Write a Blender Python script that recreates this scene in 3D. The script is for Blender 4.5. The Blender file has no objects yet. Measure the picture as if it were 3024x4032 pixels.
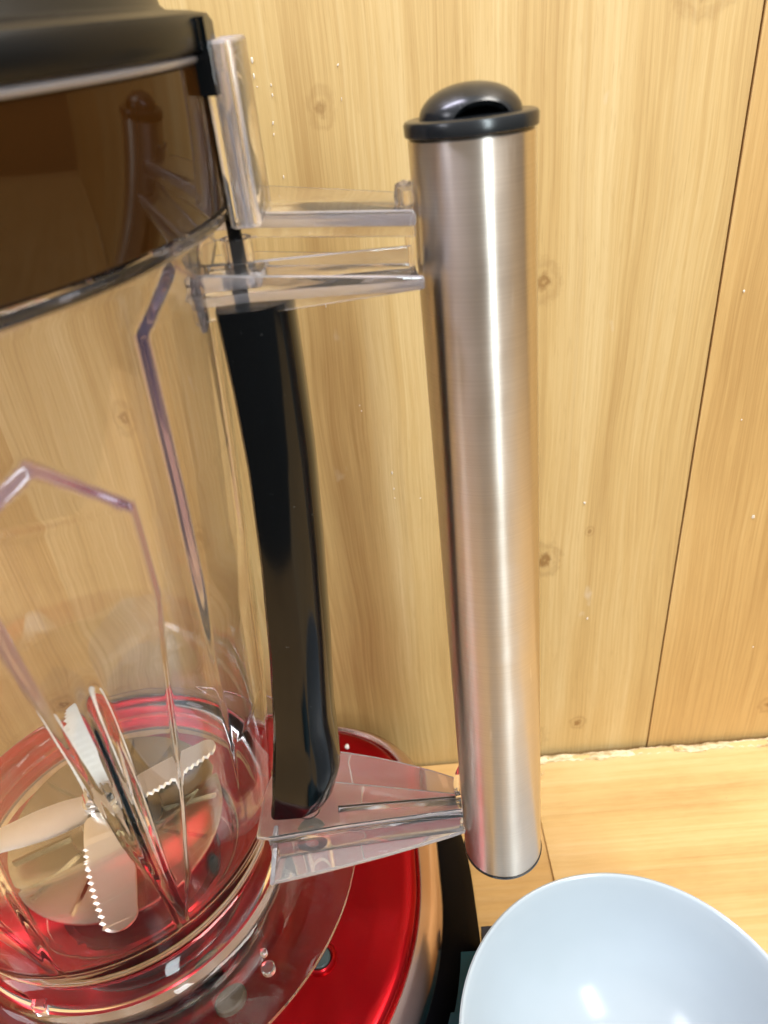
import bpy, bmesh, math, random
from mathutils import Vector, Matrix, noise
random.seed(7)
PI = math.pi
sc = bpy.context.scene

# ------------------------------------------------------------------ camera
cam = bpy.data.objects.new('camera', bpy.data.cameras.new('camera'))
sc.collection.objects.link(cam); sc.camera = cam
cam.data.sensor_fit = 'VERTICAL'; cam.data.sensor_height = 36.0; cam.data.sensor_width = 27.0
cam.data.lens = 27.03
cam.data.clip_start = 0.01; cam.data.clip_end = 50
RT = ((0.99602018, -0.08692481, -0.01969451), (-0.03168134, -0.55183051, 0.83335429), (-0.08330719, -0.82941375, -0.55238822))
cam.matrix_world = Matrix(((RT[0][0], -RT[0][1], -RT[0][2], 0.0), (RT[1][0], -RT[1][1], -RT[1][2], 0.0),
                           (RT[2][0], -RT[2][1], -RT[2][2], 0.5), (0, 0, 0, 1)))
cam.data.dof.use_dof = True; cam.data.dof.focus_distance = 0.36; cam.data.dof.aperture_fstop = 13.0
sc.cycles.max_bounces = 22; sc.cycles.transmission_bounces = 20; sc.cycles.glossy_bounces = 8
sc.cycles.diffuse_bounces = 4; sc.cycles.transparent_max_bounces = 16
sc.cycles.caustics_refractive = True; sc.cycles.caustics_reflective = True
sc.cycles.sample_clamp_indirect = 6.0

# ------------------------------------------------------------------ room light (dim warm surroundings, pale ceiling)
world = bpy.data.worlds.new("World"); sc.world = world; world.use_nodes = True
wn = world.node_tree.nodes; wl = world.node_tree.links
bg = wn['Background']
wtc = wn.new('ShaderNodeTexCoord'); wsx = wn.new('ShaderNodeSeparateXYZ'); wl.new(wtc.outputs['Generated'], wsx.inputs[0])
wr = wn.new('ShaderNodeValToRGB'); wmr = wn.new('ShaderNodeMapRange'); wmr.inputs[1].default_value = -1
wl.new(wsx.outputs['Z'], wmr.inputs[0]); wl.new(wmr.outputs[0], wr.inputs[0])
e = wr.color_ramp.elements
e[0].position = 0.0; e[0].color = (0.10, 0.08, 0.065, 1)
e[1].position = 1.0; e[1].color = (1.0, 0.98, 0.96, 1)
x = e.new(0.50); x.color = (0.155, 0.122, 0.095, 1)
x = e.new(0.64); x.color = (0.55, 0.52, 0.50, 1)
wl.new(wr.outputs[0], bg.inputs[0]); bg.inputs[1].default_value = 0.85

def area(name, loc, target, sx, sy, power, col):
    L = bpy.data.lights.new(name, 'AREA'); L.shape = 'RECTANGLE'; L.size = sx; L.size_y = sy
    L.energy = power; L.color = col
    o = bpy.data.objects.new(name, L); sc.collection.objects.link(o); o.location = loc
    o.rotation_euler = (Vector(target) - Vector(loc)).to_track_quat('-Z', 'Y').to_euler()
area('window_light', (0.62, -1.25, 1.25), (0.0, 0.3, 0.25), 0.26, 1.1, 22, (0.84, 0.96, 1.0))
area('side_light', (-1.9, -0.9, 1.25), (0.0, 0.3, 0.3), 0.5, 1.1, 16, (0.92, 0.92, 1.0))
area('added_streak_light', (-0.72, 0.17, 1.95), (-0.72, 0.17, 0.0), 1.1, 0.06, 30, (0.84, 0.82, 1.0))  # added overhead lamp, placed to draw the violet streak on the steel tube
area('ceiling_light', (0.62, 0.0, 1.65), (0.05, 0.3, 0.15), 0.7, 0.5, 22, (1.0, 0.95, 0.88))
sc.view_settings.view_transform = 'Standard'; sc.view_settings.look = 'None'
sc.view_settings.exposure = 0.12; sc.view_settings.gamma = 1.0

# ------------------------------------------------------------------ helpers
def tag(o, label=None, cat=None, group=None, kind=None):
    if label: o['label'] = label
    if cat: o['category'] = cat
    if group: o['group'] = group
    if kind: o['kind'] = kind
    return o

def thing(name, label, cat, loc):
    o = bpy.data.objects.new(name, None); sc.collection.objects.link(o)
    o.location = loc; o.empty_display_size = 0.02
    return tag(o, label, cat)

def origin_of(p):
    v = Vector((0, 0, 0))
    while p is not None:
        v += p.location; p = p.parent
    return v

def obj(name, bm, mat, parent=None, smooth=True, angle=35, loc=None):
    """link a bmesh given in world coordinates as one mesh object"""
    org = origin_of(parent)
    own = Vector(loc) - org if loc is not None else Vector((0, 0, 0))
    bmesh.ops.translate(bm, verts=bm.verts, vec=-(org + own))
    bmesh.ops.recalc_face_normals(bm, faces=bm.faces)
    me = bpy.data.meshes.new(name)
    if smooth:
        lim = math.radians(angle)
        for f in bm.faces: f.smooth = True
        for ed in bm.edges:
            if len(ed.link_faces) != 2 or ed.calc_face_angle(0) > lim: ed.smooth = False
    bm.to_mesh(me); bm.free()
    me.materials.append(mat)
    o = bpy.data.objects.new(name, me); sc.collection.objects.link(o)
    o.parent = parent; o.location = own
    return o

def bevel(bm, w, seg=2, ang=30):
    es = [e for e in bm.edges if len(e.link_faces) == 2 and e.calc_face_angle(0) > math.radians(ang)]
    if es: bmesh.ops.bevel(bm, geom=es, offset=w, segments=seg, affect='EDGES', profile=0.5, clamp_overlap=True)

def box(bm, x0, x1, y0, y1, z0, z1):
    vs = [bm.verts.new((x, y, z)) for x in (x0, x1) for y in (y0, y1) for z in (z0, z1)]
    for q in ((0, 1, 3, 2), (4, 6, 7, 5), (0, 4, 5, 1), (2, 3, 7, 6), (0, 2, 6, 4), (1, 5, 7, 3)):
        bm.faces.new([vs[i] for i in q])

def rings_mesh(bm, rings, closed=True, cap0=False, cap1=False, loop=False):
    """rings: list of lists of points, joined in order"""
    R = [[bm.verts.new(p) for p in r] for r in rings]
    n = len(R[0]); m = len(R)
    for i in range(m if loop else m - 1):
        a = R[i]; b = R[(i + 1) % m]
        for j in range(n if closed else n - 1):
            k = (j + 1) % n
            bm.faces.new((a[j], a[k], b[k], b[j]))
    if cap0: bm.faces.new(R[0][::-1])
    if cap1: bm.faces.new(R[-1])
    return R

def lathe(bm, prof, c, n=96, loop=False, cap0=False, cap1=False, shape=None):
    rings = []
    for (r, z) in prof:
        ring = []
        for j in range(n):
            t = 2 * PI * j / n
            k = shape(t) if shape else 1.0
            ring.append((c[0] + r * k * math.cos(t), c[1] + r * k * math.sin(t), z))
        rings.append(ring)
    return rings_mesh(bm, rings, loop=loop, cap0=cap0, cap1=cap1)

def prism(bm, pts, z0, z1):
    """vertical prism over polygon pts (x, y) ; z0/z1 numbers or functions of (x, y)"""
    f0 = z0 if callable(z0) else (lambda x, y: z0)
    f1 = z1 if callable(z1) else (lambda x, y: z1)
    a = [bm.verts.new((x, y, f0(x, y))) for x, y in pts]
    b = [bm.verts.new((x, y, f1(x, y))) for x, y in pts]
    n = len(pts)
    bm.faces.new(a[::-1]); bm.faces.new(b)
    for i in range(n):
        j = (i + 1) % n
        bm.faces.new((a[i], a[j], b[j], b[i]))

def sstep(a, b, x):
    t = max(0.0, min(1.0, (x - a) / (b - a))); return t * t * (3 - 2 * t)

def lerp_tab(tab, z):
    for (z0, v0), (z1, v1) in zip(tab, tab[1:]):
        if z <= z1: return v0 + (v1 - v0) * max(0.0, (z - z0) / (z1 - z0))
    return tab[-1][1]

# ------------------------------------------------------------------ materials
class Mat:
    def __init__(s, name):
        s.m = bpy.data.materials.new(name); s.m.use_nodes = True
        s.n = s.m.node_tree.nodes; s.l = s.m.node_tree.links
        s.p = s.n['Principled BSDF']
    def __call__(s, t, **kw):
        nd = s.n.new(t)
        for k, v in kw.items(): setattr(nd, k, v)
        return nd
    def link(s, a, b): s.l.new(a, b)
    def coords(s, scale, loc=(0, 0, 0)):
        tc = s('ShaderNodeTexCoord'); mp = s('ShaderNodeMapping')
        mp.inputs['Scale'].default_value = scale; mp.inputs['Location'].default_value = loc
        s.link(tc.outputs['Object'], mp.inputs[0]); return mp.outputs[0]
    def noise(s, vec, scale, detail=4, rough=0.55, dist=0.0):
        nd = s('ShaderNodeTexNoise'); nd.inputs['Scale'].default_value = scale; nd.inputs['Detail'].default_value = detail
        nd.inputs['Roughness'].default_value = rough; nd.inputs['Distortion'].default_value = dist
        s.link(vec, nd.inputs['Vector']); return nd.outputs['Fac']
    def ramp(s, fac, stops):
        nd = s('ShaderNodeValToRGB'); el = nd.color_ramp.elements
        el[0].position, el[0].color = stops[0][0], (*stops[0][1], 1)
        el[1].position, el[1].color = stops[-1][0], (*stops[-1][1], 1)
        for p, c in stops[1:-1]:
            q = el.new(p); q.color = (*c, 1)
        s.link(fac, nd.inputs[0]); return nd.outputs[0]
    def mix(s, fac, a, b, mode='MIX'):
        nd = s('ShaderNodeMix', data_type='RGBA', blend_type=mode)
        for sock, v in ((nd.inputs[0], fac), (nd.inputs[6], a), (nd.inputs[7], b)):
            if isinstance(v, (int, float)): sock.default_value = v
            elif isinstance(v, tuple): sock.default_value = (*v, 1)
            else: s.link(v, sock)
        return nd.outputs[2]
    def math(s, op, a, b=0.0, c=None):
        nd = s('ShaderNodeMath', operation=op)
        for i, v in enumerate((a, b) if c is None else (a, b, c)):
            if isinstance(v, (int, float)): nd.inputs[i].default_value = v
            else: s.link(v, nd.inputs[i])
        return nd.outputs[0]
    def bump(s, h, strength, dist):
        nd = s('ShaderNodeBump'); nd.inputs['Strength'].default_value = strength; nd.inputs['Distance'].default_value = dist
        s.link(h, nd.inputs['Height']); s.link(nd.outputs[0], s.p.inputs['Normal'])
    def set(s, **kw):
        names = dict(color='Base Color', rough='Roughness', metal='Metallic', ior='IOR', trans='Transmission Weight',
                     coat='Coat Weight', coatr='Coat Roughness', aniso='Anisotropic', anisor='Anisotropic Rotation', spec='Specular IOR Level')
        for k, v in kw.items():
            i = s.p.inputs[names[k]]
            if isinstance(v, tuple): i.default_value = (*v, 1)
            elif isinstance(v, (int, float)): i.default_value = v
            else: s.link(v, i)
        return s

# knots on the boards: wall x, z, half width, half height, strength
KNOTS = [(-0.0195, 0.4615, 0.0045, 0.0065, 0.55), (0.0845, 0.372, 0.0065, 0.0085, 0.7), (0.0905, 0.190, 0.0080, 0.0100, 0.8),
         (0.1215, 0.0315, 0.0045, 0.0050, 0.8), (0.0875, 0.019, 0.0080, 0.0080, 0.6), (0.150, 0.494, 0.0100, 0.0090, 0.7),
         (-0.1465, 0.318, 0.005, 0.008, 0.7), (0.1190, 0.210, 0.0022, 0.0030, 0.6), (-0.255, 0.12, 0.008, 0.011, 0.8),
         (0.245, 0.205, 0.006, 0.01, 0.5), (0.2655, 0.035, 0.006, 0.006, 0.8), (-0.115, 0.235, 0.004, 0.007, 0.6), (-0.06, 0.018, 0.006, 0.006, 0.5)]

def wood(name, c_dark, c_mid, c_light, seed):
    M = Mat(name)
    tc = M('ShaderNodeTexCoord').outputs['Object']
    sx = M('ShaderNodeSeparateXYZ'); M.link(tc, sx.inputs[0])
    X, Z = sx.outputs['X'], sx.outputs['Z']
    # grain bends gently
    warp = M.noise(M.coords((9, 1, 2.2), (seed, 0, seed)), 1.0, 3)
    Xw = M.math('ADD', X, M.math('MULTIPLY', M.math('SUBTRACT', warp, 0.5), 0.030))
    kn = None
    for (kx, kz, rx, rz, st) in KNOTS:
        rx *= 1.5; rz *= 1.5
        dx = M.math('DIVIDE', M.math('SUBTRACT', X, kx), rx); dz = M.math('DIVIDE', M.math('SUBTRACT', Z, kz), rz)
        jag = M.noise(M.coords((1, 1, 1)), 190.0, 3)
        d = M.math('SQRT', M.math('ADD', M.math('MULTIPLY', dx, dx), M.math('MULTIPLY', dz, dz)))
        d = M.math('ADD', d, M.math('MULTIPLY', M.math('SUBTRACT', jag, 0.5), 0.9))
        ringv = M.math('ADD', 0.60, M.math('MULTIPLY', M.math('SINE', M.math('MULTIPLY', d, 9.0)), 0.40))
        fall = M.math('MULTIPLY', M.math('MAXIMUM', M.math('SUBTRACT', 1.15, d), 0.0), st)
        k = M.math('MULTIPLY', ringv, fall)
        kn = k if kn is None else M.math('MAXIMUM', kn, k)
    def vec(sxx, szz, off):
        cb = M('ShaderNodeCombineXYZ')
        M.link(M.math('MULTIPLY', Xw, sxx), cb.inputs[0]); cb.inputs[1].default_value = seed + off
        M.link(M.math('MULTIPLY', Z, szz), cb.inputs[2]); return cb.outputs[0]
    broad = M.noise(vec(38, 1.6, 0), 1.0, 3, 0.5)
    fine = M.noise(vec(520, 8, 3), 1.0, 5, 0.65, 0.2)
    pores = M.noise(vec(900, 55, 5), 1.0, 3, 0.6)
    patch = M.noise(vec(7, 3.5, 9), 1.0, 3, 0.5)
    g = M.math('ADD', M.math('MULTIPLY', broad, 0.42), M.math('ADD', M.math('MULTIPLY', fine, 0.36), M.math('MULTIPLY', patch, 0.22)))
    col = M.ramp(g, [(0.34, c_dark), (0.50, c_mid), (0.64, c_light)])
    col = M.mix(M.math('MULTIPLY', M.ramp(pores, [(0.30, (1, 1, 1)), (0.44, (0, 0, 0))]), 0.28), col, c_dark)
    # fine straight growth lines
    stripes = M.noise(vec(210, 1.3, 12), 1.0, 2, 0.7)
    col = M.mix(M.math('MULTIPLY', M.ramp(stripes, [(0.56, (0, 0, 0)), (0.66, (1, 1, 1))]), 0.22), col, c_dark)
    col = M.mix(M.math('MINIMUM', kn, 0.85), col, (c_dark[0] * 0.55, c_dark[1] * 0.42, c_dark[2] * 0.30))
    # faint pale smears of old splashes
    sm = M.noise(M.coords((1, 1, 0.6), (3.3, 0, seed)), 46.0, 3, 0.6)
    col = M.mix(M.math('MULTIPLY', M.ramp(sm, [(0.70, (0, 0, 0)), (0.78, (1, 1, 1))]), 0.35), col, (0.72, 0.64, 0.52))
    M.set(color=col, rough=M.math('ADD', 0.36, M.math('MULTIPLY', fine, 0.18)), spec=0.35)
    M.bump(M.math('ADD', fine, M.math('MULTIPLY', pores, 0.5)), 0.16, 0.0006)
    return M.m

WD = [wood('pine_a', (0.400, 0.230, 0.078), (0.570, 0.365, 0.135), (0.695, 0.495, 0.220), 1.0),
      wood('pine_b', (0.430, 0.258, 0.092), (0.605, 0.415, 0.172), (0.715, 0.540, 0.270), 5.0),
      wood('pine_c', (0.410, 0.235, 0.080), (0.585, 0.370, 0.140), (0.690, 0.475, 0.205), 9.0)]

M_ = Mat('groove_backing_wood'); M_.set(color=(0.40, 0.24, 0.09), rough=0.8); M_BACK = M_.m  # brown backing board, visible in the plank groove

def cardboard(name, seed, tint):
    M = Mat(name)
    flute = M.noise(M.coords((1.2, 170, 1), (seed, 0, 0)), 1.0, 2, 0.4)
    band = M.noise(M.coords((3.0, 38, 1), (seed, 0, 0)), 1.0, 3, 0.5, 0.4)
    fib = M.noise(M.coords((70, 500, 1), (seed, 0, 0)), 1.0, 4, 0.6)
    blot = M.noise(M.coords((14, 14, 1), (seed, 0, 0)), 1.0, 4, 0.6)
    g = M.math('ADD', M.math('MULTIPLY', flute, 0.2), M.math('ADD', M.math('MULTIPLY', band, 0.4), M.math('ADD', M.math('MULTIPLY', fib, 0.15), M.math('MULTIPLY', blot, 0.25))))
    col = M.ramp(g, [(0.34, tuple(c * k for c, k in zip(tint, (0.74, 0.70, 0.62)))), (0.5, tint), (0.62, tuple(min(1, c * k) for c, k in zip(tint, (1.12, 1.16, 1.3))))])
    spk = M.noise(M.coords((1, 1, 1), (seed, 3, 0)), 130.0, 2)
    col = M.mix(M.math('MULTIPLY', M.ramp(spk, [(0.74, (0, 0, 0)), (0.80, (1, 1, 1))]), 0.35), col, (0.30, 0.18, 0.07))
    M.set(color=col, rough=0.5, spec=0.4)
    M.bump(M.math('ADD', M.math('MULTIPLY', flute, 1.0), M.math('MULTIPLY', band, 2.2)), 0.5, 0.0016)
    return M.m
CB1 = cardboard('cardboard_a', 2.0, (0.590, 0.385, 0.150))
CB2 = cardboard('cardboard_b', 6.0, (0.550, 0.335, 0.120))
M_ = Mat('torn_paper')
M_.set(color=M_.ramp(M_.noise(M_.coords((90, 260, 200)), 1.0, 4, 0.6), [(0.35, (0.36, 0.25, 0.10)), (0.6, (0.78, 0.66, 0.42))]), rough=0.9); TORN = M_.m
M_ = Mat('counter_laminate')
M_.set(color=M_.ramp(M_.noise(M_.coords((3, 40, 1)), 1.0, 4), [(0.3, (0.42, 0.26, 0.10)), (0.7, (0.55, 0.36, 0.15))]), rough=0.5); COUNTER = M_.m

# clear plastic, real refraction, faint wear in the gloss
def clear(name, tint, rough, wob=0.0, ior=1.49, trans=1.0):
    M = Mat(name)
    M.set(color=tint, rough=rough, trans=trans, ior=ior, spec=0.5)
    if wob:
        n = M.noise(M.coords((1, 1, 0.35)), 26.0, 2, 0.4)
        M.bump(n, wob, 0.004)
    return M.m
CLEAR = clear('clear_polycarbonate', (0.996, 0.986, 0.984), 0.012, 0.04, 1.43, 0.997)
CLEAR_B = clear('clear_bracket_plastic', (0.985, 0.972, 0.980), 0.02, 0.03, 1.49, 0.985)
CLEAR_S = clear('clear_skirt_plastic', (0.97, 0.95, 0.955), 0.03, 0.03, 1.32, 1.0)
CLEAR_L = clear('hazy_bracket_plastic', (0.99, 0.975, 0.985), 0.03, 0.03, 1.49, 0.86)
FROST = clear('frosted_moulded_edge', (0.95, 0.91, 0.96), 0.16, 0.0, 1.45, 0.78)  # rough moulded edges; pale tint also stands for light caught at clear edges
STEPM = clear('refraction_tint_plastic', (0.62, 0.48, 0.70), 0.12, 0.0, 1.40, 0.86)  # violet put into the colour for light bent at the panel steps
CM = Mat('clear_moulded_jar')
at = CM('ShaderNodeAttribute'); at.attribute_name = 'step_refraction_tint'; AF = at.outputs['Fac']  # panel steps tinted violet, standing in for light bent at their edges
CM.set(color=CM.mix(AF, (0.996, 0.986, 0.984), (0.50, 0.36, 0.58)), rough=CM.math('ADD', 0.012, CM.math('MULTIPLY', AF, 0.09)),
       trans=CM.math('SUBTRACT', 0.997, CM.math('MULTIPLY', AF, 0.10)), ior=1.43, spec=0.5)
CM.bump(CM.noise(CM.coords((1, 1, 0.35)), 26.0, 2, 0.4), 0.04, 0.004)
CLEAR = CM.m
SMOKE = clear('smoky_brown_plastic', (0.030, 0.011, 0.002), 0.05, 0.0, 1.33, 0.0)

def steel():
    M = Mat('brushed_steel')
    lines = M.noise(M.coords((6, 6, 2600)), 1.0, 3, 0.6)
    soft = M.noise(M.coords((3, 3, 22)), 1.0, 3, 0.5)
    smg = M.noise(M.coords((1, 1, 0.6), (2, 5, 0)), 55.0, 4, 0.6, 0.5)
    scr = M.noise(M.coords((260, 260, 30), (1, 8, 3)), 1.0, 2, 0.5)
    col = M.mix(lines, (0.54, 0.49, 0.435), (0.84, 0.785, 0.715))
    col = M.mix(M.math('MULTIPLY', M.ramp(scr, [(0.70, (0, 0, 0)), (0.76, (1, 1, 1))]), 0.35), col, (0.92, 0.90, 0.88))
    M.set(color=col, metal=1.0, rough=M.math('ADD', 0.20, M.math('ADD', M.math('MULTIPLY', lines, 0.07), M.math('ADD', M.math('MULTIPLY', soft, 0.05), M.math('MULTIPLY', smg, 0.15)))), aniso=0.93)
    tg = M('ShaderNodeTangent'); tg.direction_type = 'RADIAL'; tg.axis = 'Z'; M.link(tg.outputs[0], M.p.inputs['Tangent'])
    M.set(anisor=0.25)
    M.bump(lines, 0.12, 0.0002)
    return M.m
STEEL = steel()

M_ = Mat('blade_steel'); nz = M_.noise(M_.coords((300, 300, 300)), 1.0, 3)
M_.set(color=M_.mix(nz, (0.93, 0.87, 0.76), (0.99, 0.95, 0.87)), metal=1.0, rough=0.33); BLADE = M_.m
M_ = Mat('satin_plate_steel'); nz = M_.noise(M_.coords((90, 90, 20)), 1.0, 3)
M_.set(color=M_.mix(nz, (0.42, 0.36, 0.25), (0.55, 0.48, 0.35)), metal=1.0, rough=0.27); PLATE = M_.m
M_ = Mat('bright_steel'); M_.set(color=(0.75, 0.74, 0.73), metal=1.0, rough=0.12); BRIGHT = M_.m

def black_gloss(name, rough, tint=(0.006, 0.008, 0.009), coat=0.0, spec=0.5):
    M = Mat(name)
    d = M.noise(M.coords((1, 1, 1)), 900.0, 2)
    spots = M.ramp(d, [(0.765, (0, 0, 0)), (0.79, (1, 1, 1))])
    M.set(color=M.mix(M.math('MULTIPLY', spots, 0.6), tint, (0.25, 0.25, 0.25)), rough=M.math('ADD', rough, M.math('MULTIPLY', M.noise(M.coords((1, 1, 1)), 30.0, 3), 0.05)), spec=spec, coat=coat)
    return M.m
GRIP = black_gloss('black_gloss_plastic', 0.07, (0.003, 0.004, 0.005), 0.0, 0.26)
CAPM = black_gloss('black_cap_plastic', 0.20, (0.010, 0.012, 0.014))
LIDM = black_gloss('black_lid_plastic', 0.30, (0.006, 0.006, 0.006), 0.0, 0.22)
MATTE = black_gloss('matte_black_plastic', 0.55, (0.002, 0.002, 0.003), 0.0, 0.02)
TEAL = black_gloss('dark_teal_plastic', 0.22, (0.004, 0.050, 0.070), 0.0, 0.2)
NAVY = black_gloss('navy_plastic', 0.35, (0.006, 0.007, 0.02))

M_ = Mat('red_lacquer')
nz = M_.noise(M_.coords((14, 14, 14)), 1.0, 4); fl = M_.noise(M_.coords((1, 1, 1)), 2200.0, 2)
c = M_.mix(nz, (0.24, 0.000, 0.002), (0.35, 0.000, 0.005)); c = M_.mix(M_.math('MULTIPLY', fl, 0.25), c, (0.75, 0.02, 0.03))
M_.set(color=c, metal=0.9, rough=0.28, coat=0.10, coatr=0.05); RED = M_.m
M_ = Mat('satin_pink_chrome'); nz = M_.noise(M_.coords((30, 30, 30)), 1.0, 3)
M_.set(color=M_.mix(nz, (0.55, 0.40, 0.36), (0.66, 0.50, 0.46)), metal=1.0, rough=0.20); RING = M_.m
M_ = Mat('rubber_plug'); M_.set(color=(0.028, 0.045, 0.045), rough=0.55); PLUG = M_.m
M_ = Mat('grey_brown_plug'); M_.set(color=(0.085, 0.068, 0.042), rough=0.6); PLUG2 = M_.m
M_ = Mat('glossy_bowl_melamine'); nz = M_.noise(M_.coords((22, 22, 22)), 1.0, 3)
M_.set(color=M_.mix(nz, (0.400, 0.460, 0.510), (0.425, 0.485, 0.535)), rough=0.17, spec=0.5); BOWL = M_.m
M_ = Mat('white_crumb'); M_.set(color=(0.85, 0.82, 0.78), rough=0.7); WHITE = M_.m
M_ = Mat('dried_splash'); M_.set(color=(0.70, 0.62, 0.50), rough=0.5); SPLASH = M_.m

# ------------------------------------------------------------------ setting: boarded wall, counter
WY = 0.395
bm = bmesh.new(); box(bm, -1.2, 1.2, WY + 0.0010, WY + 0.03, -0.05, 1.35)
wall = obj('wall', bm, M_BACK); tag(wall, kind='structure')
edges = [-1.2, -1.01, -0.81, -0.615, -0.418, -0.2195, 0.1772, 0.375, 0.574, 0.772, 0.97, 1.2]
for i, (a, b) in enumerate(zip(edges, edges[1:])):
    g = 0.00055 if abs(b - 0.1772) < 1e-4 or abs(a - 0.1772) < 1e-4 else 0.0
    proud = 0.0003 * (i % 2)
    if abs(a - 0.1772) < 1e-4: proud = 0.0010
    bm = bmesh.new(); box(bm, a + g, b - g + (0.0004 if g == 0 else 0), WY - proud, WY + 0.0008, -0.0450 + 0.00001 * i, 1.345); (bevel(bm, 0.0009, 3) if g > 0.0004 else None)
    mats = {(-0.2195): WD[1], (-0.418): WD[0], (0.1772): WD[2]}
    obj('plank', bm, mats.get(a, WD[i % 3]), wall, smooth=False)

# dried white splashes on the boards
def px_wall(u, v, y=WY):
    d = Vector((u - 829.5, v - 1106.0, 1661.0))
    w = Vector((sum(RT[r][k] * d[k] for k in range(3)) for r in range(3)))
    return w * (y / w.y) + Vector((0, 0, 0.5))
bm = bmesh.new()
def fleck(cx, cz, rx, rz, y):
    rx *= 0.8; rz *= 0.85; n = 9; a0 = random.random() * 6
    ps = []
    for j in range(n):
        t = a0 + 2 * PI * j / n; k = random.uniform(0.55, 1.25)
        ps.append((cx + rx * k * math.cos(t), cz + rz * k * math.sin(t)))
    base = [bm.verts.new((x, y, z)) for x, z in ps]
    top = [bm.verts.new((cx + (x - cx) * 0.7, y - 0.00035, cz + (z - cz) * 0.7)) for x, z in ps]
    bm.faces.new(top)
    for j in range(n):
        k = (j + 1) % n; bm.faces.new((base[j], base[k], top[k], top[j]))
for (u, v, rx, rz) in [(589, 205, .0006, .0012), (586, 183, .0006, .0007), (590, 265, .0006, .0012), (592, 290, .0005, .0009), (730, 140, .0006, .0007), (738, 213, .0003, .001),
                       (545, 130, .0007, .0017), (549, 165, .0006, .0014), (556, 187, .0007, .0004), (538, 148, .0005, .001), (613, 382, .0004, .0014),
                       (847, 1020, .0006, .0014), (851, 1055, .0006, .0013), (853, 1075, .0005, .0007), (685, 1045, .0007, .0022), (777, 875, .0004, .0006), (781, 887, .0006, .0006),
                       (700, 640, .0004, .0022), (704, 660, .0004, .001), (908, 1075, .0006, .0005), (1605, 628, .0008, .0009), (1268, 1335, .0012, .0012),
                       (1625, 1115, .0014, .0018), (1263, 1085, .0011, .0013), (1625, 1395, .0006, .001), (1600, 905, .0006, .0008)]:
    p = px_wall(u, v); fleck(p.x, p.z, rx, rz, WY - (0.0012 if p.x > 0.177 else 0.0005))
fl_ = obj('splash_spots', bm, SPLASH, wall, smooth=False); tag(fl_, kind='stuff')

bm = bmesh.new(); box(bm, -1.2, 1.2, -0.22, WY + 0.0005, -0.030, -0.0075)
top = obj('counter_top', bm, COUNTER, smooth=False); tag(top, kind='structure')

def sheet(x0, x1, y0, y1f, z, mat, name, label, lip, seed):
    bm = bmesh.new(); nx, ny = 150, 90
    up = []
    for i in range(nx + 1):
        fx = i / nx; x = x0 + (x1 - x0) * fx; ye = y1f(x)
        row = []
        for j in range(ny + 1):
            t = (j / ny) ** 0.55; y = y0 + (ye - y0) * t
            h = z + 0.0007 * noise.noise((x * 3 + seed, y * 34, 0.3)) + 0.0004 * noise.noise((x * 20, y * 20, seed))
            e = ye - y
            h += lip(x) * math.exp(-(e / 0.006) ** 2) if e < 0.03 else 0
            row.append(bm.verts.new((x, y, h)))
        up.append(row)
    for i in range(nx):
        for j in range(ny): bm.faces.new((up[i][j], up[i + 1][j], up[i + 1][j + 1], up[i][j + 1]))
    r = bmesh.ops.extrude_face_region(bm, geom=bm.faces[:])
    vs = [v for v in r['geom'] if isinstance(v, bmesh.types.BMVert)]
    for v in vs: v.co.z = min(v.co.z - 0.0022, v.co.z)
    o = obj(name, bm, mat); tag(o, label, 'cardboard'); return o
ragR = lambda x: 0.3885 + 0.0022 * noise.noise((x * 45, 1.1, 0)) + 0.0012 * noise.noise((x * 190, 4.1, 0))
sheetL = sheet(-1.1, 0.0850, -0.20, lambda x: 0.3925 + 0.0006 * noise.noise((x * 30, 2, 0)), 0.0 - 0.0023, CB2, 'cardboard_sheet',
               'flat tan cardboard sheet under the red base, its right edge beneath another sheet', lambda x: 0.0, 3.0)
sheetR = sheet(0.0825, 1.1, -0.20, ragR, 0.0, CB1, 'cardboard_sheet', 'pale tan cardboard sheet with a torn back edge, under the white bowl', lambda x: 0.0018 + 0.0016 * noise.noise((x * 25, 7, 0)), 8.0)
# torn paper ply along the rear edge of the right sheet
bm = bmesh.new(); rows = []
N = 420
for i in range(N + 1):
    x = 0.0830 + 0.55 * i / N
    ye = ragR(x); w = 0.0002 + 0.0030 * max(0, noise.noise((x * 40, 3, 1))) + 0.0015 * noise.noise((x * 300, 5, 2))
    h = 0.0006 + 0.0014 * noise.noise((x * 60, 9, 3)) + 0.0010 * noise.noise((x * 330, 2, 3))
    rows.append([bm.verts.new((x, ye - 0.004 - w, 0.0012 + 0.0003 * math.sin(x * 900))), bm.verts.new((x, ye - 0.002, 0.0010 + h * 0.5)),
                 bm.verts.new((x, ye + 0.001, 0.0012 + h)), bm.verts.new((x, ye + 0.0022, 0.0005 + h * 0.4))])
for a, b in zip(rows, rows[1:]):
    for k in range(3): bm.faces.new((a[k], b[k], b[k + 1], a[k + 1]))
for _ in range(60):   # loose fibres where the sheet is frayed
    c0 = Vector((0.0830 + random.random() * 0.008, 0.371 + random.random() * 0.017, 0.001)); dvec = Vector((random.uniform(-.004, .004), random.uniform(-.004, .004), random.uniform(.001, .005)))
    a = bm.verts.new(c0); b = bm.verts.new(c0 + Vector((0.0007, 0.0003, 0))); c = bm.verts.new(c0 + dvec); bm.faces.new((a, b, c))
obj('torn_ply', bm, TORN, sheetR, smooth=True, angle=80)

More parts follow.
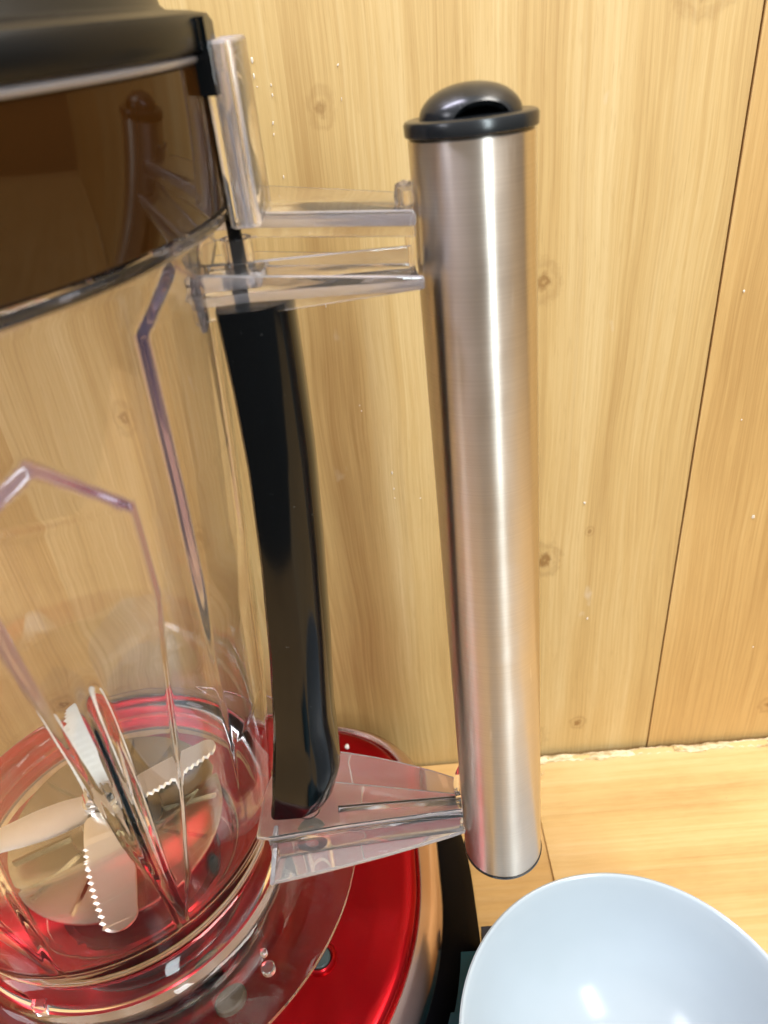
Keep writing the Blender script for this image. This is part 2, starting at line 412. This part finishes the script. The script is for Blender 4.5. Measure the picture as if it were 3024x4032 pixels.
# ------------------------------------------------------------------ red motor base
BC = (-0.165, 0.2576)
def base_shape(r_front, b_back, n):
    def f(t):
        c, s = math.cos(t), math.sin(t)
        if s <= 0: return 1.0
        q = b_back / r_front
        return (abs(c) ** n + abs(s / q) ** n) ** (-1.0 / n)
    return f
base = thing('motor_base', 'large red lacquered round base with chrome rim and black foot, under the clear jar', 'appliance base', (BC[0], BC[1], 0))
NS = 192
def blend_shape(q, n): return base_shape(1.0, q, n)
bm = bmesh.new()
lathe(bm, [(0.030, 0.0795), (0.100, 0.0797), (0.128, 0.0795), (0.148, 0.0806), (0.1535, 0.0805), (0.1562, 0.0790), (0.1568, 0.0765), (0.1568, 0.070)], BC, NS, cap0=True, cap1=True, shape=blend_shape(0.725, 4.0))
obj('red_top_cover', bm, RED, base, angle=50)
bm = bmesh.new()
lathe(bm, [(0.154, 0.0700), (0.1580, 0.0768), (0.1595, 0.0772), (0.1640, 0.0735), (0.1690, 0.0640), (0.1708, 0.0555), (0.1706, 0.0520), (0.1650, 0.0505)], BC, NS, cap0=True, cap1=True, shape=blend_shape(0.735, 4.3))
obj('chrome_rim', bm, RING, base, angle=50)
bm = bmesh.new()
lathe(bm, [(0.150, 0.0505), (0.1695, 0.0500), (0.1740, 0.0440), (0.1850, 0.0200), (0.1925, 0.0030), (0.1925, 0.0004)], BC, NS, cap0=True, cap1=True, shape=blend_shape(0.67, 4.3))
obj('black_foot', bm, MATTE, base, angle=50)
# teal box, joined to the base because it overlaps the foot, navy frame behind it
bm = bmesh.new(); prism(bm, [(-0.030, 0.020), (0.034, 0.020), (0.036, 0.150), (0.0265, 0.2335), (-0.010, 0.2335)], 0.0006, 0.030); bevel(bm, 0.003, 3)
pan = obj('teal_box', bm, TEAL, base, smooth=True); tag(pan, 'dark teal glossy box low on the right side of the base')
for k in range(4):
    bm = bmesh.new(); y = 0.200 - k * 0.024; box(bm, 0.002 + 0.002 * k, 0.024, y - 0.008, y, 0.0302, 0.0335); bevel(bm, 0.0012, 2)
    obj('raised_bar', bm, TEAL, pan)  # raised bars across the top of the teal box
bm = bmesh.new(); box(bm, 0.0275, 0.0470, 0.2400, 0.2480, 0.0006, 0.0290); bevel(bm, 0.0015, 2)
obj('cable_clip', bm, NAVY, base)
# plugs
bm = bmesh.new()
lathe(bm, [(0.0062, 0.0790), (0.0066, 0.0818), (0.0076, 0.0826), (0.0086, 0.0818), (0.0094, 0.0798), (0.0094, 0.0780), (0.0062, 0.0780)], (-0.0630, 0.2110), 48, loop=True)
obj('plug_collar', bm, RED, base)
bm = bmesh.new(); lathe(bm, [(0.0061, 0.0790), (0.0061, 0.0814), (0.0054, 0.0822), (0.0005, 0.0823)], (-0.0630, 0.2110), 40, cap0=True, cap1=True)
obj('rubber_plug', bm, PLUG, base)
bm = bmesh.new(); lathe(bm, [(0.0078, 0.0785), (0.0078, 0.0830), (0.0070, 0.0838), (0.0005, 0.0838)], (-0.1160, 0.2040), 40, cap0=True, cap1=True)
tag(obj('rubber_plug', bm, PLUG2, base), 'greyish brown plug seen through the clear skirt')
bm = bmesh.new(); lathe(bm, [(0.048, 0.0785), (0.048, 0.092), (0.044, 0.096), (0.020, 0.096), (0.018, 0.090), (0.0005, 0.090)], BC, 64, cap0=True, cap1=True)
obj('drive_socket', bm, MATTE, base)

# ------------------------------------------------------------------ clear blender jar
def cen(z):   # the jar leans a touch toward the viewer
    t = max(0.0, min(1.0, (z - 0.14) / 0.32)); return (BC[0], 0.2576 - 0.0190 * t)
jar = thing('blender_jar', 'tall clear plastic blender jar with black grip and upright steel handle, on the red base', 'blender jar', (BC[0], BC[1], 0.083))
OUT = [(0.140, 0.0800), (0.144, 0.0832), (0.20, 0.0905), (0.25, 0.0970), (0.32, 0.1030), (0.38, 0.1080), (0.445, 0.1120)]
# raised house-shaped panels: peak, left eave, right eave (degrees, height); the sides draw together toward the base
def tri(td, tab): return tab
PANELS = [((-14.0, 0.4475), (-25.3, 0.4340), (-1.0, 0.4330), 0.0),
          ((-45.7, 0.4161), (-58.5, 0.4040), (-33.0, 0.3886), 1.0)]
for off in (-38, -76, -114):
    PANELS.append(((-45.7 + off, 0.4161), (-58.5 + off, 0.4040), (-33.0 + off, 0.3886), 1.0))
SIDE_L = [(0.165, 7.0), (0.20, 4.5), (0.25, 2.0), (0.36, 0.0)]
SIDE_R = [(0.165, -18.0), (0.20, -12.5), (0.27, -6.3), (0.315, -3.0), (0.353, 0.0)]
def panel_h(td, z):
    h = 0.0
    for (pt, pz), (lt, lz), (rt, rz), taper in PANELS:
        d = (td - pt + 180) % 360 - 180
        dl, dr = lt - pt, rt - pt
        if d < dl - 5 or d > dr + 5: continue
        zr = pz + (lz - pz) * (d / dl) if d < 0 else pz + (rz - pz) * (d / dr)
        if taper:
            l = dl + lerp_tab(SIDE_L, z); r = dr + lerp_tab(SIDE_R, z)
        else: l, r = dl, dr
        m = min((d - l) * PI / 180 * 0.105, (r - d) * PI / 180 * 0.105, (zr - z) * 0.85, z - 0.168)
        k = sstep(0.0, 0.0034, m)
        k *= (1 - 0.92 * sstep(0.345, 0.30, z)) if not taper else (1 - 0.55 * sstep(0.36, 0.33, z))
        eave = lz + (rz - lz) * (d - dl) / (dr - dl)
        k *= 1.0 - 0.14 * sstep(0.0, -0.002, eave - z)
        h = max(h, k * (0.62 if not taper else 1.0))
    return h
def rib_h(td, z):
    h = 0.0
    for c in (-50.0, -88.0):
        cz = c - 2.0 * sstep(0.33, 0.2, z)
        d = abs((td - cz + 180) % 360 - 180) * PI / 180 * 0.095
        h = max(h, max(0.0, 1 - (d / 0.0036) ** 2) ** 1.3 * 0.0018 * sstep(0.345, 0.31, z))
    return h
NT = 840
bm = bmesh.new(); rings = []
def ring(rf, z):
    c = cen(z); return [(c[0] + rf(360.0 * j / NT) * math.cos(2 * PI * j / NT), c[1] + rf(360.0 * j / NT) * math.sin(2 * PI * j / NT), z) for j in range(NT)]
for r in (0.0010, 0.030, 0.060, 0.0760): rings.append(ring(lambda t, r=r: r, 0.1385))
rings.append(ring(lambda t: 0.0800, 0.1400)); rings.append(ring(lambda t: 0.0824, 0.1425))
z = 0.146
while z < 0.4450:
    rings.append(ring(lambda t, z=z: lerp_tab(OUT, z) + 0.0031 * panel_h(t, z), z)); z += 0.0011
for r, zz in ((0.1122, 0.4462), (0.1135, 0.4480), (0.1165, 0.4490), (0.1205, 0.4498), (0.1226, 0.4510), (0.1231, 0.4530), (0.1226, 0.4541), (0.1205, 0.4544), (0.1196, 0.4560), (0.1194, 0.4890), (0.1190, 0.4900), (0.1176, 0.4902),
              (0.1168, 0.4890), (0.1166, 0.4600), (0.1160, 0.4545), (0.1140, 0.4522), (0.1105, 0.4510), (0.1090, 0.4495), (0.1083, 0.4460)):
    rings.append(ring(lambda t, r=r: r, zz))
z = 0.4420
while z > 0.165:
    rings.append(ring(lambda t, z=z: lerp_tab(OUT, z) - 0.0035 - rib_h(t, z), z)); z -= 0.0024
for r, zz in ((0.0825, 0.160), (0.079, 0.1540), (0.072, 0.1500), (0.060, 0.1480), (0.030, 0.1478), (0.0010, 0.1478)):
    rings.append(ring(lambda t, r=r: r - (0.6 * rib_h(t, 0.2) if r > 0.065 else 0), zz))
rings_mesh(bm, rings, cap0=True, cap1=True)
sl = bm.verts.layers.float.new('step_refraction_tint')
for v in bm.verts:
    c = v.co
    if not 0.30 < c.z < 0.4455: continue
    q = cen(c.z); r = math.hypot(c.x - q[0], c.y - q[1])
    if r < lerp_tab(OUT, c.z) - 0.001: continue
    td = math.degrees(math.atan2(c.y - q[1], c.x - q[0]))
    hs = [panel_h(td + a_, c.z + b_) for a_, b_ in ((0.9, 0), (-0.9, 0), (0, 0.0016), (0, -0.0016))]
    v[sl] = sstep(0.16, 0.42, max(hs) - min(hs)) * sstep(0.32, 0.35, c.z)  # how strongly each step edge takes the violet refraction tint
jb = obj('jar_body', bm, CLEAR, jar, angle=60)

# clear skirt flaring over the red base
bm = bmesh.new()
lathe(bm, [(0.0800, 0.1370), (0.0850, 0.1345), (0.0880, 0.1240), (0.0920, 0.1215), (0.1220, 0.1196), (0.1262, 0.1188), (0.1266, 0.1178), (0.1262, 0.1160), (0.1250, 0.1152), (0.0640, 0.1150), (0.0615, 0.1130), (0.0605, 0.0835),
           (0.0575, 0.0835), (0.0578, 0.1160), (0.0600, 0.1172), (0.0825, 0.1185), (0.0818, 0.1300), (0.0790, 0.1330)], BC, 180, loop=True)
skirt = obj('clear_skirt', bm, CLEAR_S, jar, angle=50)
BOSS = (-0.0816, 0.1882)
for (x, y, z, r) in ((BOSS[0], BOSS[1], 0.1203, 0.0034), (BOSS[0] - 0.0030, BOSS[1] + 0.0075, 0.1205, 0.0018)):
    bm = bmesh.new(); lathe(bm, [(r, z - 0.003), (r, z + 0.0005), (r - 0.0006, z + 0.0010), (0.0005, z + 0.0008)], (x, y), 32, cap0=True, cap1=True)
    obj('moulding_boss', bm, CLEAR_B, skirt)
bm = bmesh.new(); box(bm, -0.1870, -0.1810, 0.1725, 0.1760, 0.1240, 0.1330); bevel(bm, 0.0006)
obj('moulding_tab', bm, CLEAR_B, skirt)

# steel floor plate with radial ridges, hub, four serrated blades
bm = bmesh.new(); lathe(bm, [(0.0560, 0.1482), (0.0560, 0.1496), (0.0545, 0.1502), (0.0240, 0.1502), (0.0235, 0.1515), (0.0160, 0.1530), (0.0155, 0.1482)], BC, 96, cap0=True, cap1=True)
plate = obj('floor_plate', bm, PLATE, jar)
bm = bmesh.new()
for k in range(13):
    t = 2 * PI * k / 13 + 0.2; c, s = math.cos(t), math.sin(t)
    q = []
    for (r, w) in ((0.0245, -0.0007), (0.053, -0.0007), (0.053, 0.0007), (0.0245, 0.0007)):
        q.append((BC[0] + r * c - w * s, BC[1] + r * s + w * c))
    prism(bm, q, 0.1500, 0.1522)
obj('radial_ridges', bm, PLATE, plate, smooth=False)
HUB = Vector((-0.1690, 0.2564, 0.1650))
unit = bpy.data.objects.new('blade_unit', None)
bm = bmesh.new(); lathe(bm, [(0.0135, 0.1482), (0.0135, 0.1560), (0.0085, 0.1580), (0.0085, 0.1690), (0.0062, 0.1700), (0.0005, 0.1700)], (HUB.x, HUB.y), 40, cap0=True, cap1=True)
hub = obj('blade_hub', bm, BRIGHT, jar)
bm = bmesh.new()
lathe(bm, [(0.0078, 0.1690), (0.0078, 0.1730), (0.0070, 0.1740), (0.0048, 0.1745), (0.0044, 0.1775), (0.0005, 0.1785)], (HUB.x, HUB.y), 6, cap0=True, cap1=True); bevel(bm, 0.0004)
obj('hex_nut', bm, BRIGHT, hub, smooth=False)
def blade(az, length, width, tip_z, bend, serr_side, teeth=19):
    """flat root near the hub, then bent up or down toward a rounded tip; one edge is toothed"""
    bm = bmesh.new(); n = 190; a = math.radians(az); ux = Vector((math.cos(a), math.sin(a), 0)); uy = Vector((-math.sin(a), math.cos(a), 0))
    prof = []
    for i in range(n + 1):
        s = i / n; d = 0.002 + (length - 0.002) * s
        w = width * (0.82 + 0.30 * math.sin(PI * min(1, s * 1.15)) )
        end = (s - 0.90) / 0.10
        if end > 0: w *= math.sqrt(max(0.0, 1 - end * end * 0.97))
        wl = wr_ = w / 2
        tooth = (s * teeth) % 1.0
        if teeth and 0.30 < s < 0.95:
            if serr_side > 0: wl += (abs(tooth - 0.5) * 2 - 0.5) * 0.0015
            else: wr_ += (abs(tooth - 0.5) * 2 - 0.5) * 0.0015
        zz = HUB.z + (tip_z - HUB.z) * sstep(bend, 1.0, s) if False else HUB.z + (tip_z - HUB.z) * max(0.0, (s - bend) / (1 - bend))
        prof.append((d, wl, wr_, zz))
    T = 0.0011; rows = []
    for d, wl, wr_, zz in prof:
        c = HUB + ux * d; c.z = zz; lo = -T * 0.15
        bvl = min(0.0016, wl * 0.5) if serr_side > 0 else 0.0003; bvr = min(0.0016, wr_ * 0.5) if serr_side < 0 else 0.0003
        rows.append([c + uy * wl + Vector((0, 0, lo if serr_side > 0 else -T / 2)), c + uy * (wl - bvl) + Vector((0, 0, T / 2)), c - uy * (wr_ - bvr) + Vector((0, 0, T / 2)), c - uy * wr_ + Vector((0, 0, lo if serr_side < 0 else -T / 2))])
    rings_mesh(bm, rows, closed=True, cap0=True, cap1=True)
    obj('blade', bm, BLADE, hub, angle=25)
blade(27, 0.0640, 0.0150, 0.1700, 0.35, -1)
blade(200, 0.0560, 0.0185, 0.1640, 0.30, 1, 0)
blade(113, 0.0520, 0.0150, 0.2010, 0.22, 1)
blade(-68, 0.0700, 0.0205, 0.1605, 0.25, -1)
bpy.data.objects.remove(unit)

# tubular steel handle -------------------------------------------------
AX = Vector((-0.02094, 0.05885, 1.0)).normalized()
def axp(z):  # point on the handle axis at height z
    return Vector((0.03025 - 0.02094 * (z - 0.5), 0.25248 + 0.05885 * (z - 0.5), z))
AXR = Vector((0, 0, 1)).rotation_difference(AX).to_matrix()
def tilt(bm, z0):
    p = axp(z0)
    for v in bm.verts: v.co = p + AXR @ v.co
def obj_tilted(name, bm, mat, parent, z0, **kw):
    """mesh in the handle's own frame (axis = local z), set down tilted at height z0"""
    rot = AXR.to_4x4()
    bmesh.ops.recalc_face_normals(bm, faces=bm.faces)
    org = origin_of(parent)
    me_o = obj(name, bm, mat, None, **kw)
    me_o.parent = parent
    if parent.type == 'MESH' and parent.get('tilted'):
        me_o.location = (0, 0, z0 - parent['tilted'])
    else:
        me_o.location = axp(z0) - org; me_o.rotation_euler = AXR.to_euler(); 
    return me_o
ZB = 0.1385; ZT = 0.4655; TL = (ZT - ZB) / AX.z; R0 = 0.0190
bm = bmesh.new(); lathe(bm, [(0.0178, 0.0), (R0 - 0.0006, 0.0), (R0, 0.0006), (R0, 0.02), (R0, TL * 0.5), (R0, TL - 0.0006), (R0 - 0.0006, TL), (0.0178, TL)], (0, 0), 128, loop=True)
tube = obj_tilted('steel_handle', bm, STEEL, jar, ZB); tube['tilted'] = ZB
tag(tube, 'upright brushed stainless steel tube, the outermost part of the handle')
def on_tube(name, bm, mat, h, **kw):
    o = obj(name, bm, mat, None, **kw); o.parent = tube; o.location = (0, 0, h); return o
bm = bmesh.new(); lathe(bm, [(0.0005, -0.0022), (0.0165, -0.0022), (0.0188, -0.0018), (0.0195, -0.0006), (0.0195, 0.0004), (0.0176, 0.0006), (0.0176, 0.004), (0.0005, 0.004)], (0, 0), 96, cap0=True, cap1=True)
on_tube('bottom_plug', bm, CAPM, 0.0)
bm = bmesh.new(); lathe(bm, [(0.0005, -0.004), (0.0176, -0.004), (0.0176, 0.0002), (0.0194, 0.0003), (0.0198, 0.0007), (0.0199, 0.0036), (0.0195, 0.0044), (0.0186, 0.0048), (0.0168, 0.0047), (0.0150, 0.0048), (0.0005, 0.0050)], (0, 0), 128, cap0=True, cap1=True)
capo = on_tube('end_cap', bm, CAPM, TL)
# hooded knob: a dome open at the front
bm = bmesh.new(); rr = []
A_, B_, C_ = 0.0152, 0.0140, 0.0088
for i in range(0, 33):
    ph = PI / 2 * i / 32; k = math.cos(ph) ** 0.95 if i < 32 else 0.01
    rr.append([(A_ * k * math.cos(2 * PI * j / 96), B_ * k * math.sin(2 * PI * j / 96), C_ * math.sin(ph)) for j in range(96)])
rings_mesh(bm, rr, cap1=True)
ROTK = Matrix.Rotation(math.radians(8), 3, 'Z')
res = bmesh.ops.bisect_plane(bm, geom=bm.verts[:] + bm.edges[:] + bm.faces[:], plane_co=(0, -0.0118, 0), plane_no=(0, -1, -0.15), clear_outer=True)
bmesh.ops.rotate(bm, verts=bm.verts, cent=(0, 0, 0), matrix=ROTK)
bmesh.ops.translate(bm, verts=bm.verts, vec=(0, 0, 0.0044))
knob = on_tube('cap_knob', bm, CAPM, TL, angle=70)
md = knob.modifiers.new('thickness', 'SOLIDIFY'); md.thickness = 0.0022; md.offset = -1; md.use_even_offset = False

# clear brackets between jar and steel tube -----------------------------
def plate_part(name, pts, z0, z1, bv=0.0008):
    bm = bmesh.new(); prism(bm, pts, z0, z1)
    return edge_part(name, bm, bv)
def edge_part(name, bm, bv, faces_clear=False, mat=None):
    bm.normal_update(); big = max(f.calc_area() for f in bm.faces)
    n0 = max(bm.faces, key=lambda f: f.calc_area()).normal.copy()
    bevel(bm, bv, 2)
    bmesh.ops.recalc_face_normals(bm, faces=bm.faces); bm.normal_update()
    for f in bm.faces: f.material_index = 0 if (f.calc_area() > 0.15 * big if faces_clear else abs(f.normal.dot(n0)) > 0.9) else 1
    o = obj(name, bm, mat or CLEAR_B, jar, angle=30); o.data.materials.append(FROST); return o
# upper bracket
def arcpts(cx, cy, r, a0, a1, n):
    return [(cx + r * math.cos(math.radians(a0 + (a1 - a0) * i / n)), cy + r * math.sin(math.radians(a0 + (a1 - a0) * i / n))) for i in range(n + 1)]
tu = axp(0.447); tl_ = axp(0.175)
plate_part('bracket_arm', [(-0.052, 0.2530), (-0.037, 0.2515), (0.0125, 0.2345), (0.0110, 0.2505), (0.0105, 0.2660), (-0.0400, 0.3020), (-0.060, 0.300)], 0.4440, 0.4478)
tag(bpy.data.objects['bracket_arm'], 'uppermost thin clear arm reaching the steel tube')
plate_part('bracket_arm', [(-0.060, 0.2300), (-0.0395, 0.2325), (0.0130, 0.2290), (0.0112, 0.2500), (0.0100, 0.2590), (-0.0415, 0.2800), (-0.062, 0.280)], 0.4268, 0.4300)
# near side flanges that taper toward the tube
plate_part('bracket_flange', [(-0.0600, 0.2290), (0.0135, 0.2275), (0.0135, 0.2300), (-0.0600, 0.2318)], lambda x, y: 0.4222 + 0.0050 * (x + 0.06) / 0.0735, lambda x, y: 0.4375 - 0.0065 * (x + 0.06) / 0.0735)
plate_part('bracket_flange', [(-0.0600, 0.2505), (-0.0370, 0.2500), (0.0120, 0.2330), (0.0120, 0.2352), (-0.0370, 0.2525), (-0.0600, 0.2530)], 0.4412, 0.4488)
plate_part('bracket_flange', [(-0.0600, 0.2400), (-0.0380, 0.2400), (0.0110, 0.2420), (0.0110, 0.2436), (-0.0380, 0.2430), (-0.0600, 0.2430)], 0.4300, 0.4365, 0.0003)
bm = bmesh.new(); prism(bm, [(-0.0560, 0.2328), (-0.0350, 0.2335), (-0.0345, 0.2500), (-0.0560, 0.2510)], 0.4302, 0.4350)
edge_part('bracket_block', bm, 0.0012)
plate_part('bracket_rib', [(-0.0345, 0.2420), (0.0100, 0.2405), (0.0100, 0.2414), (-0.0345, 0.2440)], 0.4301, lambda x, y: 0.4345 - 0.003 * (x + 0.0345) / 0.0445, 0.0003)
# curved saddles hugging the tube
def saddle(name, zc, z0, z1, r0, r1, a0, a1):
    bm = bmesh.new(); c = axp(zc)
    pts = arcpts(c.x, c.y, r1, a0, a1, 18) + arcpts(c.x, c.y, r0, a1, a0, 18)
    prism(bm, pts, z0, z1); bevel(bm, 0.0004, 2, 50); return obj(name, bm, CLEAR_B, jar, angle=30)
saddle('tube_saddle', 0.438, 0.4255, 0.4520, 0.0200, 0.0224, 128, 192)
saddle('tube_saddle', 0.170, 0.1560, 0.1840, 0.0201, 0.0226, 128, 192)
bm = bmesh.new(); c = axp(0.452)
lathe(bm, [(0.0005, 0.4470), (0.0030, 0.4470), (0.0034, 0.4500), (0.0028, 0.4535), (0.0005, 0.4545)], (c.x - 0.0212, c.y - 0.0015), 24, cap0=True, cap1=True)
obj('screw_boss', bm, CLEAR_B, jar)
# jar-side block: hollow pillar on the collar, clear post and black rod
def frame(bm, x0, x1, y0, y1, z0, z1, t):
    o = [(x0, y0), (x1, y0), (x1, y1), (x0, y1)]; i_ = [(x0 + t, y0 + t), (x1 - t, y0 + t), (x1 - t, y1 - t), (x0 + t, y1 - t)]
    rings_mesh(bm, [[(x, y, z0) for x, y in o], [(x, y, z1) for x, y in o], [(x, y, z1) for x, y in i_], [(x, y, z0) for x, y in i_]], loop=True)
bm = bmesh.new(); frame(bm, -0.0412, -0.0325, 0.2320, 0.2650, 0.4482, 0.4952, 0.0022); edge_part('collar_pillar', bm, 0.0012, True)
bm = bmesh.new(); box(bm, -0.0388, -0.0350, 0.2460, 0.2482, 0.4482, 0.4860)
edge_part('pillar_web', bm, 0.0006)
bm = bmesh.new(); box(bm, -0.0375, -0.0362, 0.2345, 0.2625, 0.4482, 0.4780)
edge_part('pillar_web', bm, 0.0005)
bm = bmesh.new(); lathe(bm, [(0.0048, 0.4304), (0.0048, 0.4436), (0.0032, 0.4436), (0.0032, 0.4304)], (-0.0425, 0.2430), 40, loop=True)
obj('clear_post', bm, CLEAR_B, jar)
plate_part('corner_gusset', [(-0.0590, 0.2285), (-0.0545, 0.2285), (-0.0500, 0.2510), (-0.0530, 0.2510)], lambda x, y: 0.4200 + (y - 0.2285) * 0.9, 0.4440, 0.0004)

# black grip -------------------------------------------------------------
bm = bmesh.new(); rr = []
GL = [(0.180, -0.0745), (0.193, -0.0710), (0.206, -0.0690), (0.243, -0.0626), (0.284, -0.0575), (0.330, -0.0530), (0.371, -0.0503), (0.400, -0.0498), (0.4268, -0.0501)]
GR = [(0.180, -0.0505), (0.1900, -0.0425), (0.206, -0.0374), (0.240, -0.0366), (0.281, -0.0331), (0.3275, -0.0299), (0.369, -0.0277), (0.400, -0.0272), (0.4268, -0.0271)]
zs = [0.187 + 0.0042 * i for i in range(58)]; zs = [q for q in zs if q < 0.426] + [0.4264]
for z in zs:
    xl, xr = lerp_tab(GL, z), lerp_tab(GR, z); w = xr - xl
    yf = 0.2245
    flare = 0.0035 * sstep(0.235, 0.195, z)
    y0 = yf - flare
    # cross-section: flat face, chamfer to the right, rounded side, flat back
    sec = [(0.00, 0.006), (0.015, 0.0022), (0.06, 0.0004), (0.16, 0.0), (0.52, 0.0), (0.62, 0.0009), (0.78, 0.0030), (0.90, 0.0062), (0.97, 0.0100), (1.0, 0.0145), (1.0, 0.0185), (0.95, 0.0225), (0.85, 0.0245), (0.2, 0.0245), (0.05, 0.022), (0.0, 0.018)]
    rr.append([(xl + w * a, y0 + b, z) for a, b in sec])
rings_mesh(bm, rr, cap0=True, cap1=True)
# round the foot of the grip
for v in bm.verts:
    if v.co.z < 0.1975:
        pass
bevel(bm, 0.0022, 4, 62)
grip = obj('grip', bm, GRIP, jar, angle=40); tag(grip, 'tall glossy black grip between the clear brackets')
bm = bmesh.new(); lathe(bm, [(0.0005, 0.4250), (0.0022, 0.4250), (0.0022, 0.4600), (0.0010, 0.4660), (0.0003, 0.4670)], (-0.0425, 0.2430), 24, cap0=True, cap1=True)
obj('grip_rod', bm, GRIP, grip)

# lower bracket
zu, zl = 0.1800, 0.1620
plate_part('bracket_arm', [(-0.0800, 0.2180), (-0.0715, 0.2165), (-0.0404, 0.2200), (0.0178, 0.2238), (0.0172, 0.2330), (-0.0408, 0.2450), (-0.0760, 0.2520), (-0.0790, 0.2400)], zu - 0.0028, zu)
def curve(p0, p1, p2, n=10):
    return [((1 - t) ** 2 * p0[0] + 2 * t * (1 - t) * p1[0] + t * t * p2[0], (1 - t) ** 2 * p0[1] + 2 * t * (1 - t) * p1[1] + t * t * p2[1]) for t in [i / n for i in range(n + 1)]]
low = curve((-0.0745, 0.2060), (-0.030, 0.2125), (0.0188, 0.2250)) + [(0.0170, 0.2380)] + curve((0.0165, 0.2560), (-0.010, 0.2700), (-0.0450, 0.2790)) + [(-0.0760, 0.2800), (-0.0780, 0.2400)]
bm = bmesh.new(); prism(bm, low, zl - 0.0030, zl)
edge_part('bracket_arm', bm, 0.0006, False, CLEAR_L)
plate_part('bracket_flange', [(-0.0745, 0.2170), (-0.0404, 0.2205), (0.0178, 0.2243), (0.0178, 0.2262), (-0.0404, 0.2225), (-0.0745, 0.2192)], zl, zu - 0.0028, 0.0004)
plate_part('bracket_web', [(-0.0420, 0.2310), (0.0160, 0.2310), (0.0160, 0.2328), (-0.0420, 0.2328)], zl, zu - 0.0028, 0.0004)
bm = bmesh.new(); lathe(bm, [(0.0075, 0.1400), (0.0082, 0.1500), (0.0090, 0.1590), (0.0065, 0.1590), (0.0060, 0.1500), (0.0055, 0.1400)], (-0.0560, 0.2330), 40, loop=True)
obj('screw_socket', bm, CLEAR_B, jar)
bm = bmesh.new(); lathe(bm, [(0.0060, 0.1800), (0.0060, 0.1866), (0.0045, 0.1866), (0.0045, 0.1800)], (-0.0560, 0.2310), 32, loop=True)
obj('grip_seat', bm, CLEAR_B, jar)
plate_part('corner_gusset', [(-0.0760, 0.2062), (-0.0738, 0.2062), (-0.0700, 0.2240), (-0.0722, 0.2240)], lambda x, y: 0.1590, lambda x, y: 0.1590 + (y - 0.2060) * 1.05 + 0.0004, 0.0003)

# ------------------------------------------------------------------ lid
lc = cen(0.46)
lid = thing('jar_lid', 'black blender lid with glossy dark brown skirt, closing the top of the clear jar', 'lid', (lc[0], lc[1], 0.4925))
bm = bmesh.new()
lathe(bm, [(0.0600, 0.5000), (0.1150, 0.4960), (0.1220, 0.4927), (0.1252, 0.4930), (0.1262, 0.4945), (0.1262, 0.4992), (0.1250, 0.5012), (0.1200, 0.5022), (0.1140, 0.5028),
           (0.1125, 0.5040), (0.1120, 0.5065), (0.1100, 0.5082), (0.0900, 0.5095), (0.0005, 0.5100)], lc, 160, cap0=True, cap1=True)
obj('lid_top', bm, LIDM, lid, angle=45)
bm = bmesh.new()
lathe(bm, [(0.1236, 0.4900), (0.1232, 0.4556), (0.1226, 0.4549), (0.1206, 0.4549), (0.1200, 0.4565), (0.1200, 0.4905), (0.1230, 0.4905)], lc, 200, loop=True)
obj('lid_skirt', bm, SMOKE, lid, angle=50)
bm = bmesh.new()
lathe(bm, [(0.1238, 0.4906), (0.1244, 0.4911), (0.1245, 0.4920), (0.1240, 0.4925), (0.1195, 0.4925), (0.1195, 0.4906)], lc, 200, loop=True)
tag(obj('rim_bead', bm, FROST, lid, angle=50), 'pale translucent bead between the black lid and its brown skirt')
th = math.radians(-4.0)
bm = bmesh.new(); box(bm, 0.1205, 0.1278, -0.0024, 0.0024, 0.4830, 0.5005); bevel(bm, 0.0010, 3)
bmesh.ops.rotate(bm, verts=bm.verts, cent=(0, 0, 0), matrix=Matrix.Rotation(th, 3, 'Z')); bmesh.ops.translate(bm, verts=bm.verts, vec=(lc[0], lc[1], 0))
obj('lid_latch', bm, GRIP, lid)
bm = bmesh.new(); box(bm, 0.1205, 0.1270, -0.0058, -0.0038, 0.4935, 0.5003); bevel(bm, 0.0008, 3)
bmesh.ops.rotate(bm, verts=bm.verts, cent=(0, 0, 0), matrix=Matrix.Rotation(th, 3, 'Z')); bmesh.ops.translate(bm, verts=bm.verts, vec=(lc[0], lc[1], 0))
obj('lid_latch', bm, GRIP, lid)

# ------------------------------------------------------------------ white bowl
bcx, bcy = 0.0905, 0.1620
bm = bmesh.new()
inner = [(0.0815, 0.0800), (0.0795, 0.0740), (0.0755, 0.0600), (0.0695, 0.0420), (0.0600, 0.0240), (0.0480, 0.0115), (0.0400, 0.0080), (0.0370, 0.0062), (0.0300, 0.0055), (0.0005, 0.0055)]
outer = [(0.0005, 0.0016), (0.0330, 0.0016), (0.0340, 0.0004), (0.0372, 0.0004), (0.0385, 0.0035), (0.0500, 0.0090), (0.0625, 0.0215), (0.0725, 0.0410), (0.0782, 0.0600), (0.0820, 0.0740), (0.0838, 0.0795), (0.0840, 0.0806), (0.0830, 0.0812), (0.0820, 0.0808)]
lathe(bm, outer + inner, (bcx, bcy), 128, cap0=True, cap1=True)
bw = obj('bowl', bm, BOWL, None, angle=50, loc=(bcx, bcy, 0)); tag(bw, 'empty pale bluish white round bowl on the cardboard, right of the red base', 'bowl')

# crumb on the back edge of the base
bm = bmesh.new(); bmesh.ops.create_icosphere(bm, subdivisions=2, radius=0.0017)
for v in bm.verts: v.co *= 1 + 0.3 * noise.noise(v.co * 900)
p = px_wall(750, 1612, 0.345)
bmesh.ops.translate(bm, verts=bm.verts, vec=(-0.0490, 0.3478, 0.0816))
tag(obj('crumb', bm, WHITE, None, loc=(-0.0490, 0.3478, 0.0802)), 'tiny white crumb on the rear edge of the red base', 'crumb')
